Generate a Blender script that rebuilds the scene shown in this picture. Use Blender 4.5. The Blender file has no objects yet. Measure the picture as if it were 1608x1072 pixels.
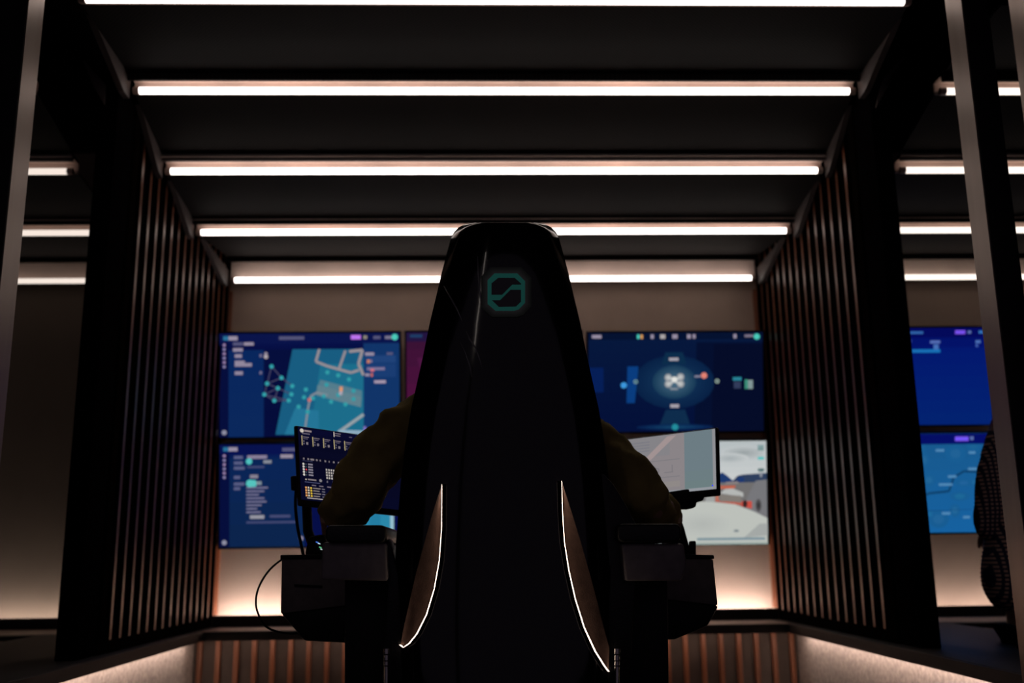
import bpy, bmesh, math, random
from mathutils import Vector, Matrix
random.seed(4)
C = bpy.context.scene.collection
H = 1.05                      # camera height above the floor
W = 1.5                       # half width of the middle bay
pi = math.pi

# ------------------------------------------------------------------ camera
F0, PITCH, YAW, ROLL, CX = 1570.0, .213, .028, -.012, -.059
cam_f = Vector((math.sin(YAW)*math.cos(PITCH), math.cos(YAW)*math.cos(PITCH), math.sin(PITCH)))
_r = Vector((math.cos(YAW), -math.sin(YAW), 0)); _u = _r.cross(cam_f)
cam_r = _r*math.cos(ROLL) + _u*math.sin(ROLL)
cam_u = _u*math.cos(ROLL) - _r*math.sin(ROLL)
cam_p = Vector((CX, 0, H))
cd = bpy.data.cameras.new('camera'); cam = bpy.data.objects.new('camera', cd); C.objects.link(cam)
m = Matrix.Identity(4)
for i in range(3):
    m[i][0] = cam_r[i]; m[i][1] = cam_u[i]; m[i][2] = -cam_f[i]; m[i][3] = cam_p[i]
cam.matrix_world = m
cd.sensor_width = 36; cd.lens = F0/1608*36; cd.clip_start = .02
cd.dof.use_dof = True; cd.dof.focus_distance = 2.4; cd.dof.aperture_fstop = 2.5
bpy.context.scene.camera = cam

def at(px, py, Y=None, X=None, Z=None):
    """the point of the room seen at a pixel, on a plane of given Y, X or Z"""
    d = cam_f + cam_r*((px-804)/F0) + cam_u*((536-py)/F0)
    if Y is not None: t = (Y-cam_p.y)/d.y
    elif X is not None: t = (X-cam_p.x)/d.x
    else: t = (Z-cam_p.z)/d.z
    return cam_p + d*t

# ------------------------------------------------------------------ materials
def lin(c):
    return tuple(((v/255)/12.92 if v/255 <= .04045 else ((v/255+.055)/1.055)**2.4) for v in c)

def mat(name, col, rough=.5, metal=0, spec=.5, var=.15, scale=30, bump=0, bscale=200, coat=0, stretch=None):
    M = bpy.data.materials.new(name); M.use_nodes = True
    nt = M.node_tree; b = nt.nodes['Principled BSDF']
    tc = nt.nodes.new('ShaderNodeTexCoord'); mp = nt.nodes.new('ShaderNodeMapping')
    if stretch: mp.inputs['Scale'].default_value = stretch
    n = nt.nodes.new('ShaderNodeTexNoise'); n.inputs['Scale'].default_value = scale; n.inputs['Detail'].default_value = 4
    nt.links.new(tc.outputs['Object'], mp.inputs[0]); nt.links.new(mp.outputs[0], n.inputs['Vector'])
    r = nt.nodes.new('ShaderNodeValToRGB')
    r.color_ramp.elements[0].position = .3; r.color_ramp.elements[1].position = .7
    r.color_ramp.elements[0].color = (*[c*(1-var) for c in col], 1)
    r.color_ramp.elements[1].color = (*[min(1, c*(1+var)) for c in col], 1)
    nt.links.new(n.outputs['Fac'], r.inputs[0]); nt.links.new(r.outputs[0], b.inputs['Base Color'])
    b.inputs['Roughness'].default_value = rough; b.inputs['Metallic'].default_value = metal
    b.inputs['Specular IOR Level'].default_value = spec; b.inputs['Coat Weight'].default_value = coat
    if bump:
        n2 = nt.nodes.new('ShaderNodeTexNoise'); n2.inputs['Scale'].default_value = bscale
        bp = nt.nodes.new('ShaderNodeBump'); bp.inputs['Strength'].default_value = bump; bp.inputs['Distance'].default_value = .01
        nt.links.new(tc.outputs['Object'], n2.inputs['Vector']); nt.links.new(n2.outputs['Fac'], bp.inputs['Height'])
        nt.links.new(bp.outputs[0], b.inputs['Normal'])
    return M

def emis(name, col, s, back=None):
    M = bpy.data.materials.new(name); M.use_nodes = True
    nt = M.node_tree; nt.nodes.remove(nt.nodes['Principled BSDF'])
    e = nt.nodes.new('ShaderNodeEmission'); e.inputs[0].default_value = (*col, 1); e.inputs[1].default_value = s
    nt.links.new(e.outputs[0], nt.nodes['Material Output'].inputs[0])
    return M

def screen_mat(name, s=1.0):
    M = bpy.data.materials.new(name); M.use_nodes = True
    nt = M.node_tree; nt.nodes.remove(nt.nodes['Principled BSDF'])
    a = nt.nodes.new('ShaderNodeVertexColor'); a.layer_name = 'Col'
    e = nt.nodes.new('ShaderNodeEmission'); e.inputs[1].default_value = s
    nt.links.new(a.outputs[0], e.inputs[0]); nt.links.new(e.outputs[0], nt.nodes['Material Output'].inputs[0])
    return M

def perforated():
    M = mat('perforated_black_metal', (.0125, .0085, .0080), .75, 0, .1, .3, 3)
    nt = M.node_tree; b = nt.nodes['Principled BSDF']; src = b.inputs['Base Color'].links[0].from_socket
    tc = nt.nodes.new('ShaderNodeTexCoord'); sp = nt.nodes.new('ShaderNodeSeparateXYZ'); nt.links.new(tc.outputs['Object'], sp.inputs[0])
    vals = []
    for ax in ('X', 'Y'):
        mu = nt.nodes.new('ShaderNodeMath'); mu.operation = 'MULTIPLY'; mu.inputs[1].default_value = 2*pi/.018
        s = nt.nodes.new('ShaderNodeMath'); s.operation = 'SINE'
        nt.links.new(sp.outputs[ax], mu.inputs[0]); nt.links.new(mu.outputs[0], s.inputs[0]); vals.append(s)
    p = nt.nodes.new('ShaderNodeMath'); p.operation = 'MULTIPLY'
    nt.links.new(vals[0].outputs[0], p.inputs[0]); nt.links.new(vals[1].outputs[0], p.inputs[1])
    g = nt.nodes.new('ShaderNodeMath'); g.operation = 'GREATER_THAN'; g.inputs[1].default_value = .15; nt.links.new(p.outputs[0], g.inputs[0])
    mx = nt.nodes.new('ShaderNodeMixRGB'); nt.links.new(g.outputs[0], mx.inputs[0]); nt.links.new(src, mx.inputs[1])
    mx.inputs[2].default_value = (.002, .0015, .0015, 1); nt.links.new(mx.outputs[0], b.inputs['Base Color'])
    return M

def gingham():
    M = mat('gingham_shirt_cloth', (.02, .02, .03), .9, 0, .1, .2, 20, .35, 14)
    nt = M.node_tree; b = nt.nodes['Principled BSDF']
    tc = nt.nodes.new('ShaderNodeTexCoord'); sp = nt.nodes.new('ShaderNodeSeparateXYZ'); nt.links.new(tc.outputs['Object'], sp.inputs[0])
    vals = []
    for ax in ('X', 'Z'):
        mu = nt.nodes.new('ShaderNodeMath'); mu.operation = 'MULTIPLY'; mu.inputs[1].default_value = 2*pi/.0155
        s = nt.nodes.new('ShaderNodeMath'); s.operation = 'SINE'
        g = nt.nodes.new('ShaderNodeMath'); g.operation = 'GREATER_THAN'; g.inputs[1].default_value = -.1
        nt.links.new(sp.outputs[ax], mu.inputs[0]); nt.links.new(mu.outputs[0], s.inputs[0]); nt.links.new(s.outputs[0], g.inputs[0]); vals.append(g)
    p = nt.nodes.new('ShaderNodeMath'); p.operation = 'MULTIPLY'
    nt.links.new(vals[0].outputs[0], p.inputs[0]); nt.links.new(vals[1].outputs[0], p.inputs[1])
    mx = nt.nodes.new('ShaderNodeMixRGB'); nt.links.new(p.outputs[0], mx.inputs[0])
    mx.inputs[1].default_value = (.05, .05, .10, 1); mx.inputs[2].default_value = (.92, .60, .47, 1)
    nt.links.new(mx.outputs[0], b.inputs['Base Color'])
    return M

M = dict(
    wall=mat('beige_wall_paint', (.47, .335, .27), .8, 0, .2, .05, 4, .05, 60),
    wall_shade=mat('shaded_wall_paint', (.16, .12, .095), .8, 0, .2, .05, 4, .05, 60),  # wall colour darkened to hold the shade of the left bay
    floor=mat('dark_floor_carpet', (.012, .011, .012), .9, 0, .1, .3, 60, .2, 300),
    black=mat('matt_black_metal', (.005, .0042, .0050), .55, 0, .25, .2, 25),
    post=mat('brushed_bronze_metal', (.24, .185, .155), .36, .5, .4, .12, 14, 0, 100, 0, (1, 1, .08)),
    postdark=mat('black_powder_coat', (.010, .008, .010), .6, 0, .2, .2, 30),
    wood=mat('dark_walnut_slats', (.12, .036, .017), .40, 0, .4, .35, 18, 0, 100, 0, (1, 1, .06)),
    woodback=mat('dark_board_and_slat_shade', (.004, .0026, .0022), .9, 0, 0, .3, 18),
    woodlow=mat('red_brown_slats', (.24, .078, .035), .5, 0, .4, .3, 18, 0, 100, 0, (1, 1, .06)),
    lowback=mat('grey_brown_board', (.11, .075, .06), .7, 0, .3, .15, 10),
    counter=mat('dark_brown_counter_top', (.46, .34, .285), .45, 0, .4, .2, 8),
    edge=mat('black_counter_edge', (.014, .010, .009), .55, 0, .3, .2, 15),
    lowpanel=mat('speckled_beige_panel', (.42, .33, .285), .75, 0, .2, .25, 55, .1, 80),
    sheet=perforated(),
    refl=mat('pink_beige_reflector', (.66, .49, .42), .6, .0, .3, .2, 5, 0, 100, 0, (.6, 1, 1)),
    gusset=mat('dull_grey_gusset', (.055, .040, .038), .6, .0, .3, .2, 10),
    housing=mat('black_lamp_channel', (.012, .010, .010), .6, 0, .2, .2, 20),
    cap=mat('pinkish_end_cap', (.5, .36, .30), .5, 0, .3, .1, 20),
    tvcase=mat('black_television_plastic', (.006, .006, .007), .45, 0, .3, .2, 40),
    pillar=mat('black_pillar_paint', (.0028, .0022, .0026), .9, 0, 0, .2, 30),
    shell=mat('glossy_black_shell', (.0028, .0023, .0034), .11, 0, .35, .2, 6, .012, 9, .25),
    streak=mat('pale_streak_grey', (.30, .29, .29), .3, .3, .5, .1, 20),  # pale grey for the imitated reflection streaks on the shell
    fabric=mat('brown_wing_fabric', (.075, .044, .034), .85, 0, .1, .15, 60, .15, 400),
    leather=mat('black_leather', (.009, .008, .009), .42, 0, .35, .25, 60, .12, 220),
    plastic=mat('charcoal_plastic', (.20, .17, .17), .5, 0, .3, .15, 40, .05, 300),
    plastic2=mat('dark_console_plastic', (.20, .165, .15), .55, 0, .3, .15, 40, .04, 300),
    chrome=mat('chrome', (.5, .47, .45), .2, 1, .5, .05, 20),
    rubber=mat('black_rubber', (.006, .006, .006), .6, 0, .2, .2, 40),
    shirt=mat('olive_brown_shirt', (.30, .225, .075), .9, 0, .1, .25, 14, .5, 16),
    skin=mat('skin', (.42, .24, .17), .55, 0, .3, .08, 30),
    hair=mat('dark_brown_hair', (.012, .008, .006), .6, 0, .3, .4, 60, .4, 90, 0, (1, 1, .2)),
    trousers=mat('black_trousers', (.008, .008, .010), .9, 0, .1, .2, 30, .3, 30),
    shoe=mat('black_shoe_leather', (.01, .009, .009), .5, 0, .3, .2, 30),
    eye=mat('eye', (.7, .68, .66), .2, 0, .5, .02, 30),
    gingham=gingham(),
    tube=emis('white_lamp_tube', (1.0, .89, .83), 4.0),
    tube_rear=emis('warm_upright_tube', (1.0, .88, .80), 6.0),
    tube_side=emis('cream_lamp_tube', (1.0, .88, .78), 1.7),
    tube_dim=emis('dim_cream_lamp_tube', (1.0, .86, .76), .95),
    led=emis('warm_led_strip', (1.0, .91, .86), 36.0),
    led_mid=emis('medium_warm_led_strip', (1.0, .87, .79), 15.0),
    led_dim=emis('dim_warm_led_strip', (1.0, .87, .77), 26.0),
    ledside=emis('bright_under_counter_strip', (1.0, .83, .74), 22.0),
    ledlow=emis('warm_under_counter_strip', (1.0, .82, .72), 7.0),
    chairled=emis('warm_chair_light_line', (1.0, .78, .62), 5.0),
    emblem=emis('teal_backlit_emblem', lin((16, 52, 48)), 1.0),
    halo=emis('pale_emblem_backlight', (.9, .75, .85), .35),
    screen=screen_mat('screen_picture', 1.0),
)

# ------------------------------------------------------------------ mesh helpers
M['wood'].node_tree.nodes['Principled BSDF'].inputs['Specular Tint'].default_value = (1, .62, .46, 1)

class MB:
    def __init__(s): s.v = []; s.f = []; s.c = []; s.mi = []; s.mid = 0
    def face(s, pts, col=None):
        i = len(s.v); s.v += [tuple(p) for p in pts]; s.f.append(tuple(range(i, i+len(pts)))); s.c.append(col); s.mi.append(s.mid)
    def box(s, a, b):
        x0, y0, z0 = a; x1, y1, z1 = b
        s.prism([(x0, y0), (x1, y0), (x1, y1), (x0, y1)], z0, z1)
    def hexa(s, lo, hi):
        """two matching loops of points, capped"""
        n = len(lo); i = len(s.v); s.v += [tuple(p) for p in lo] + [tuple(p) for p in hi]
        fs = [tuple(i+k for k in reversed(range(n))), tuple(i+n+k for k in range(n))]
        fs += [(i+k, i+(k+1) % n, i+n+(k+1) % n, i+n+k) for k in range(n)]
        s.f += fs; s.c += [None]*len(fs); s.mi += [s.mid]*len(fs)
    def prism(s, poly, z0, z1):
        s.hexa([(x, y, z0) for x, y in poly], [(x, y, z1) for x, y in poly])
    def pxprism(s, poly, Y0, Y1, shrink=1.0):
        """outline seen at Y0 pushed straight back to Y1"""
        lo = [at(x, y, Y=Y0) for x, y in poly]; c = sum(lo, Vector())/len(lo)
        hi = [Vector((c.x+(p.x-c.x)*shrink, Y1, c.z+(p.z-c.z)*shrink)) for p in lo]
        s.hexa(lo, hi)
    def tube(s, pts, r, n=10):
        pts = [Vector(p) for p in pts]; rs = r if isinstance(r, (list, tuple)) else [r]*len(pts)
        i0 = len(s.v); up = Vector((.13, .31, .94)).normalized()
        for k, p in enumerate(pts):
            d = (pts[min(k+1, len(pts)-1)]-pts[max(k-1, 0)]).normalized()
            a = d.cross(up)
            if a.length < .05: a = d.cross(Vector((1, 0, 0)))
            a.normalize(); b = d.cross(a)
            s.v += [tuple(p+(a*math.cos(t*2*pi/n)+b*math.sin(t*2*pi/n))*rs[k]) for t in range(n)]
        fs = []
        for k in range(len(pts)-1):
            for t in range(n):
                fs.append((i0+k*n+t, i0+k*n+(t+1) % n, i0+(k+1)*n+(t+1) % n, i0+(k+1)*n+t))
        fs.append(tuple(i0+t for t in reversed(range(n)))); fs.append(tuple(i0+(len(pts)-1)*n+t for t in range(n)))
        s.f += fs; s.c += [None]*len(fs); s.mi += [s.mid]*len(fs)
    def sphere(s, c, r, n=14, sc=(1, 1, 1)):
        i0 = len(s.v); m_ = n//2
        for a in range(m_+1):
            th = pi*a/m_
            for b in range(n):
                ph = 2*pi*b/n
                s.v.append((c[0]+r*sc[0]*math.sin(th)*math.cos(ph), c[1]+r*sc[1]*math.sin(th)*math.sin(ph), c[2]+r*sc[2]*math.cos(th)))
        fs = [(i0+a*n+b, i0+(a+1)*n+b, i0+(a+1)*n+(b+1) % n, i0+a*n+(b+1) % n) for a in range(m_) for b in range(n)]
        s.f += fs; s.c += [None]*len(fs); s.mi += [s.mid]*len(fs)
    def build(s, name, ms, parent=None, origin=None, smooth=False, bevel=0, seg=2, merge=True):
        me = bpy.data.meshes.new(name)
        o = bpy.data.objects.new(name, me); C.objects.link(o)
        org = Vector(origin) if origin is not None else Vector((0, 0, 0))
        base = Vector((0, 0, 0))
        if parent is not None:
            base = wpos(parent); o.parent = parent
            o.location = Vector((0, 0, 0)); off = base
        else:
            o.location = org; off = org
        me.from_pydata([tuple(Vector(p)-off) for p in s.v], [], s.f)
        for mm in (ms if isinstance(ms, (list, tuple)) else [ms]): me.materials.append(mm)
        for p, k in zip(me.polygons, s.mi): p.material_index = k
        if any(c is not None for c in s.c):
            ca = me.color_attributes.new('Col', 'FLOAT_COLOR', 'CORNER')
            for p, c in zip(me.polygons, s.c):
                for li in p.loop_indices: ca.data[li].color = (*(c or (0, 0, 0)), 1)
        else:
            bm = bmesh.new(); bm.from_mesh(me)
            if merge: bmesh.ops.remove_doubles(bm, verts=bm.verts, dist=1e-5)
            bmesh.ops.recalc_face_normals(bm, faces=bm.faces)
            if bevel:
                es = [e for e in bm.edges if len(e.link_faces) == 2 and e.calc_face_angle(0) > .5]
                bmesh.ops.bevel(bm, geom=es, offset=bevel, segments=seg, profile=.5, affect='EDGES', clamp_overlap=True)
            bm.to_mesh(me); bm.free()
        if smooth or bevel:
            for p in me.polygons: p.use_smooth = True
            if bevel or smooth == 'auto':
                me.set_sharp_from_angle(angle=.7)
        return o

WP = {}
def wpos(o):
    v = Vector((0, 0, 0))
    while o is not None:
        v += o.location; o = o.parent
    return v

def thing(name, label, cat, loc, group=None):
    o = bpy.data.objects.new(name, None); o.empty_display_size = .05; C.objects.link(o)
    o.location = loc; return tag(o, label, cat, group)
def tag(o, label, cat, group=None):
    o['label'] = label; o['category'] = cat
    if group: o['group'] = group
    return o
def struct(o, label=None, cat=None):
    o['kind'] = 'structure'
    if label: o['label'] = label
    if cat: o['category'] = cat
    return o

# ------------------------------------------------------------------ the room
XL, XR, YB, YF, ZC = -4.6, 4.6, 5.57, -1.6, H+2.35
b = MB(); b.box((XL-.1, YF-.1, -.06), (XR+.1, YB+.2, 0)); struct(b.build('floor', M['floor']), 'dark carpeted floor of the control room', 'floor')
b = MB(); b.box((XL-.1, YF-.1, ZC), (XR+.1, YB+.2, ZC+.06)); struct(b.build('ceiling', M['black']), 'black ceiling above the lamp rows', 'ceiling')
b = MB(); b.box((XL-.1, YB, 0), (XR+.1, YB+.12, ZC)); struct(b.build('wall_back', M['wall']), 'beige back wall behind the screens, lit from below', 'wall')
for nm, x0, x1 in (('wall_left', XL-.1, XL), ('wall_right', XR, XR+.1)):
    b = MB(); b.box((x0, YF, 0), (x1, YB, ZC)); struct(b.build(nm, M['black']), 'black side wall at the far %s end of the room' % nm[5:], 'wall')

LY = [3.189, 3.754, 4.198, 4.702, 5.38]
LZ = [H+v for v in (1.920, 1.853, 1.687, 1.572, 1.521)]

# slatted partitions between the bays
zs = H-.29
PART = {}
SY = [4.04+k*(5.525-4.04)/14 for k in range(15)]
def slats(xa, xb, room):
    """upright slats, wood on the face toward the room, shade painted into the dark edges"""
    b = MB()
    for y in SY:
        x0, x1 = sorted((xa, xb)); b.box((x0, y-.0125, zs), (x1, y+.0125, H+2.0))
    o = b.build('slats', [M['wood'], M['woodback']], PART[0])
    for p in o.data.polygons: p.material_index = 0 if p.normal.x*room > .5 else 1  # edges get the dark material as painted shade
for s, nm in ((-1, 'left'), (1, 'right')):
    t = thing('slatted_partition', 'dark walnut slatted partition on the %s side of the middle bay' % nm, 'partition', (s*(W+.035), 4.6, H-.345))
    t['kind'] = 'structure'; PART[s] = PART[0] = t
    def bx(name, m, xa, xb, ya, yb, z0, z1, bv=0):
        x0, x1 = sorted((s*(W+xa), s*(W+xb))); b = MB(); b.box((x0, ya, z0), (x1, yb, z1)); b.build(name, M[m], t, bevel=bv)
    zf = H-.335
    bx('backing_board', 'woodback', .022, .055, 3.88, YB-.005, zf, ZC)
    bx('end_pillar', 'pillar', 0, .075, 3.70, 3.88, zf, ZC, .004)
    bx('stile', 'woodback', -.004, .02, 3.895, 3.95, zf, ZC, .002)
    bx('bottom_rail', 'woodback', -.006, .022, 3.88, YB-.03, zf, zs)
    bx('end_trim', 'woodlow', -.008, .03, YB-.035, YB-.006, zs+.01, H+1.5, .003)
    slats(s*(W+.006), s*(W+.022), -s)
    slats(s*(W+.055), s*(W+.071), s)

# ceiling panels and lamps
def bay(xa, xb, rows, where, grp, tm='tube'):
    for i in rows:
        y, z = LY[i], LZ[i]
        nth = ['nearest', 'second', 'third', 'fourth', 'last'][i]
        hgt = .125 if i == 4 else .048
        px0, px1 = xa-.02, xb+.02
        t = thing('perforated_ceiling_panel', 'dark perforated ceiling panel above the %s light row of the %s bay' % (nth, where), 'ceiling panel', ((xa+xb)/2, y, z))
        yp, zp = (LY[i-1]+.03, LZ[i-1]+.004) if i else (2.45, z+.10)
        b = MB(); b.hexa([(px0, y+.03, z+hgt), (px1, y+.03, z+hgt), (px1, yp, zp), (px0, yp, zp)],
                         [(px0, y+.03, z+hgt+.008), (px1, y+.03, z+hgt+.008), (px1, yp, zp+.008), (px0, yp, zp+.008)])
        b.build('sheet', M['sheet'], t)
        b = MB(); b.box((px0, y+.03, z+.002), (px1, y+.038, z+hgt+.004)); b.box((px0, y-.045, z+hgt), (px1, y+.032, z+hgt+.004)); b.build('reflector', M['refl'], t)
        # stiffening ribs on the sheet
        b = MB()
        q = .12
        ya, za = y+.03+(yp-y-.03)*q, z+hgt+(zp-z-hgt)*q
        b.box((px0, ya-.012, za-.028), (px1, ya+.0, za+.004)); b.build('rib', M['gusset' if i == 2 else 'sheet'], t)
        if i == 4:
            b = MB(); b.box((px0, y-.045, z+hgt-.012), (px1, y-.041, z+hgt+.004)); b.build('cove_lip', M['sheet'], t)
            b = MB(); b.box((px0+.03, y-.037, z+hgt-.0075), (px1-.03, y-.029, z+hgt-.001)); b.build('cove_strip', M[tm], t)
            b = MB(); b.hexa([(px0, y+.038, z+.05), (px1, y+.038, z+.05), (px1, YB-.002, z+.05), (px0, YB-.002, z+.05)],
                             [(px0, y+.038, z+.058), (px1, y+.038, z+.058), (px1, YB-.002, z+.058), (px0, YB-.002, z+.058)])
            b.build('end_strip', M['sheet'], t)
        l = thing('linear_ceiling_light', 'long white linear light, %s from the viewer in the %s bay' % ('nearest' if i == 0 else ('farthest' if i == 4 else nth+' row'), where), 'ceiling light', ((xa+xb)/2, y, z), grp)
        e = .012
        b = MB(); b.tube([(xa+e, y, z), (xb-e, y, z)], .0145, 12); b.build('tube', M[tm], l, smooth='auto')
        for xe, sg in ((xa, 1), (xb, -1)):
            b = MB(); b.tube([(xe-.012*sg, y, z), (xe+e*sg, y, z)], .0155, 12); b.build('end_cap', M['cap'], l, smooth='auto')
        b = MB(); b.box((xa, y+.010, z-.004), (xb, y+.03, z+.004)); b.build('mounting_rail', M['cap'], l)
bay(-W*.968, W*.968, range(5), 'middle', 'linear lights of the middle bay')
bay(-4.5, -1.88, range(1, 5), 'left', 'linear lights of the left bay', 'tube_dim')
bay(1.83, 4.5, range(1, 5), 'right', 'linear lights of the right bay', 'tube_side')

# unseen upright light added behind the viewer for shell streaks and soft fill
l = thing('added_upright_light', 'added unseen upright light behind the viewer at the rear left', 'added light', (-1.2, -.8, 0))
b = MB(); b.tube([(-1.2, -.8, 2.3), (-1.2, -.8, 3.3)], .02, 12); b.build('tube', M['tube_rear'], l, smooth='auto')
b = MB(); b.box((-1.26, -.86, 0), (-1.14, -.825, 3.34)); b.build('back_plate', M['housing'], l)
b = MB(); b.box((-1.35, -.95, 0), (-1.05, -.65, .03)); b.build('foot', M['housing'], l)

# gusset plates that carry the panels beside the partitions
for s, nm in ((-1, 'left'), (1, 'right')):
    for i in range(1, 5):
        y, z = LY[i-1], LZ[i-1]; y2, z2 = LY[i], LZ[i]
        x = s*(W-.028); q = lambda f, d: (x, y+(y2-y)*f, z+(z2-z)*f+d)
        b = MB(); pts = [q(.25, .035), q(.97, .05), q(.97, -.045), q(.86, -.05)]
        b.hexa(pts, [(p[0]+s*.024, p[1], p[2]) for p in pts])
        b.build('gusset_plate', M['gusset'], PART[s])
# side-bay gussets
for s, nm in ((-1, 'left'), (1, 'right')):
    pts = [at(x, y, Y=3.68) for x, y in ([(128, 92), (166, 132), (163, 163), (150, 140)] if s < 0 else [(1424, 84), (1392, 118), (1376, 168), (1384, 128)])]
    b = MB(); b.hexa(pts, [p+Vector((0, .012, 0)) for p in pts])
    b.build('gusset_plate', M['gusset'], PART[s])

# counters: back run, upstand with its hidden strip, side slabs
zt, zb, zk, up = H-.335, H-.358, H-.380, H-.278
b = MB(); b.box((-1.45, 5.135, zb), (1.45, YB-.005, zt)); o = b.build('counter', M['counter'], None, (0, 5.4, zb), bevel=.003)
tag(o, 'dark counter along the back wall of the middle bay, under the screens', 'counter')
b = MB(); b.box((-1.45, 5.12, zk), (1.45, 5.134, zt-.003)); b.build('front_edge', M['edge'], o)
b = MB(); b.box((-1.42, 5.15, zb-.012), (1.42, 5.162, zb-.001)); b.build('strip_light', M['ledlow'], o)
def upstand(x0, x1, led, nm):
    b = MB(); b.box((x0, YB-.125, zt), (x1, YB-.105, up)); u = b.build('upstand', M['edge'], None, ((x0+x1)/2, YB-.115, zt), bevel=.002)
    tag(u, 'low black upstand hiding the strip light at the wall of the %s bay' % nm, 'upstand')
    b = MB(); b.box((x0, YB-.098, zt+.012), (x1, YB-.075, zt+.026)); b.build('strip_light', M[led], u)
upstand(-1.49, 1.49, 'led', 'middle')
for s, nm in ((-1, 'left'), (1, 'right')):
    poly = [(1.452, 2.86), (1.74, 2.86), (1.76, 3.5), (2.2, 4.5), (2.2, 4.98), (4.59, 4.98), (4.59, YB-.005), (1.452, YB-.005)]
    b = MB(); b.prism([(s*x, y) for x, y in poly], zb, zt); o = b.build('side_counter', M['edge'], None, (s*2, 4.6, zb), bevel=.003)
    tag(o, 'dark counter wrapping round the foot of the %s partition' % nm, 'counter')
    x0, x1 = sorted((s*1.444, s*1.453)); b = MB(); b.box((x0, 2.86, zk), (x1, 5.12, zt-.003)); b.build('front_edge', M['edge'], o)
    x0, x1 = sorted((s*1.464, s*1.476)); b = MB(); b.box((x0, 2.9, zb-.012), (x1, 5.12, zb-.001)); b.build('strip_light', M['ledside'], o)
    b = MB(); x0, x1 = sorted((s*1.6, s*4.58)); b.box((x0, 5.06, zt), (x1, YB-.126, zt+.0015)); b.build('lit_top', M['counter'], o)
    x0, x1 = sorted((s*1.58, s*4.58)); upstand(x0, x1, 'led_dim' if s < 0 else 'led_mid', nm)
    # panels that carry the counters
    x0, x1 = sorted((s*1.53, s*1.58))
    b = MB(); b.box((x0, 2.9, 0), (x1, 5.36, zb-.001)); o = b.build('counter_side_panel', M['lowpanel'], None, ((x0+x1)/2, 4.2, 0))
    tag(o, 'speckled beige panel below the %s counter, lit from above' % nm, 'panel'); o['kind'] = 'structure'
b = MB(); b.box((-1.53, 5.30, 0), (1.53, 5.36, zb-.001)); o = b.build('counter_back_panel', M['lowback'], None, (0, 5.33, 0))
tag(o, 'slatted wooden panel below the back counter', 'panel'); o['kind'] = 'structure'
b = MB()
for k in range(34):
    x = -1.5+k*3.0/33; b.box((x-.012, 5.27, .02), (x+.012, 5.305, zb-.02))
b.build('slats', M['woodlow'], o, bevel=.003)
# dark sheet added over the left bay's wall, standing in for its shade
b = MB(); b.box((-4.59, YB-.012, up-.06), (-1.58, YB-.001, H+1.7)); o = b.build('wall_shade_sheet', M['wall_shade'], None, (-3, YB, H)); tag(o, 'added dark sheet holding the shade on the left bay wall', 'wall'); o['kind'] = 'structure'

# foreground posts
def post(px_in, py, Y, s, label, w=.118, d=.10):
    p = at(px_in, py, Y=Y+d)          # far inner edge, seen first on the bright face
    x0 = p.x; x1 = x0+s*w
    t = thing('steel_post', label, 'post', ((x0+x1)/2, Y+d/2, 0))
    a, c = sorted((x0, x1)); b = MB(); b.box((a, Y, 0), (c, Y+d, ZC)); b.build('post_body', M['postdark'], t, bevel=.003)
    a, c = sorted((x0, x0-s*.003)); b = MB(); b.box((a, Y+.004, 0), (c, Y+d-.004, ZC)); b.build('face_plate', M['post'], t)
post(1518, 298, 2.72, 1, 'bronze faced black post standing before the right partition', .078, .105)
post(41, 300, 2.72, -1, 'bronze faced black post standing before the left partition', .2, .105)
post(1603, 150, 2.72, 1, 'bronze faced black post at the right edge of the picture', .1, .105)

# ------------------------------------------------------------------ screens
class Canvas:
    """flat picture built from coloured polygons; u to the right, v downward"""
    def __init__(s, org, ux, vy, n):
        s.o, s.ux, s.vy, s.n, s.mb, s.k = org, ux, vy, n, MB(), 0
    def P(s, u, v): return s.o+s.ux*u+s.vy*v+s.n*(.00012*s.k)
    def poly(s, pts, c):
        s.k += 1; s.mb.face([s.P(*p) for p in pts], lin(c))
    def rect(s, u0, v0, u1, v1, c): s.poly([(u0, v1), (u1, v1), (u1, v0), (u0, v0)], c)
    def disc(s, u, v, r, c, asp=1.75):
        s.poly([(u+r*math.cos(-a*pi/6), v+r*asp*math.sin(-a*pi/6)) for a in range(12)], c)
    def line(s, pts, w, c, asp=1.75):
        for (a, b_), (c_, d) in zip(pts[:-1], pts[1:]):
            dx, dy = c_-a, (d-b_)/asp; L = math.hypot(dx, dy) or 1; nx, ny = -dy/L*w/2, dx/L*w/2*asp
            s.poly([(a+nx, b_+ny), (a-nx, b_-ny), (c_-nx, d-ny), (c_+nx, d+ny)], c)
    def grad(s, u0, v0, u1, v1, c0, c1, n=12):
        for k in range(n):
            t = k/(n-1); c = [c0[i]+(c1[i]-c0[i])*t for i in range(3)]
            s.rect(u0, v0+(v1-v0)*k/n, u1, v0+(v1-v0)*(k+1)/n, c)
    def blob(s, u, v, ru, rv, c0, c1, n=10):
        for k in range(n):
            t = k/(n-1); q = 1-t*.95; c = [c0[i]+(c1[i]-c0[i])*t for i in range(3)]
            s.poly([(u+ru*q*math.cos(-a*pi/12), v+rv*q*math.sin(-a*pi/12)) for a in range(24)], c)

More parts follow.
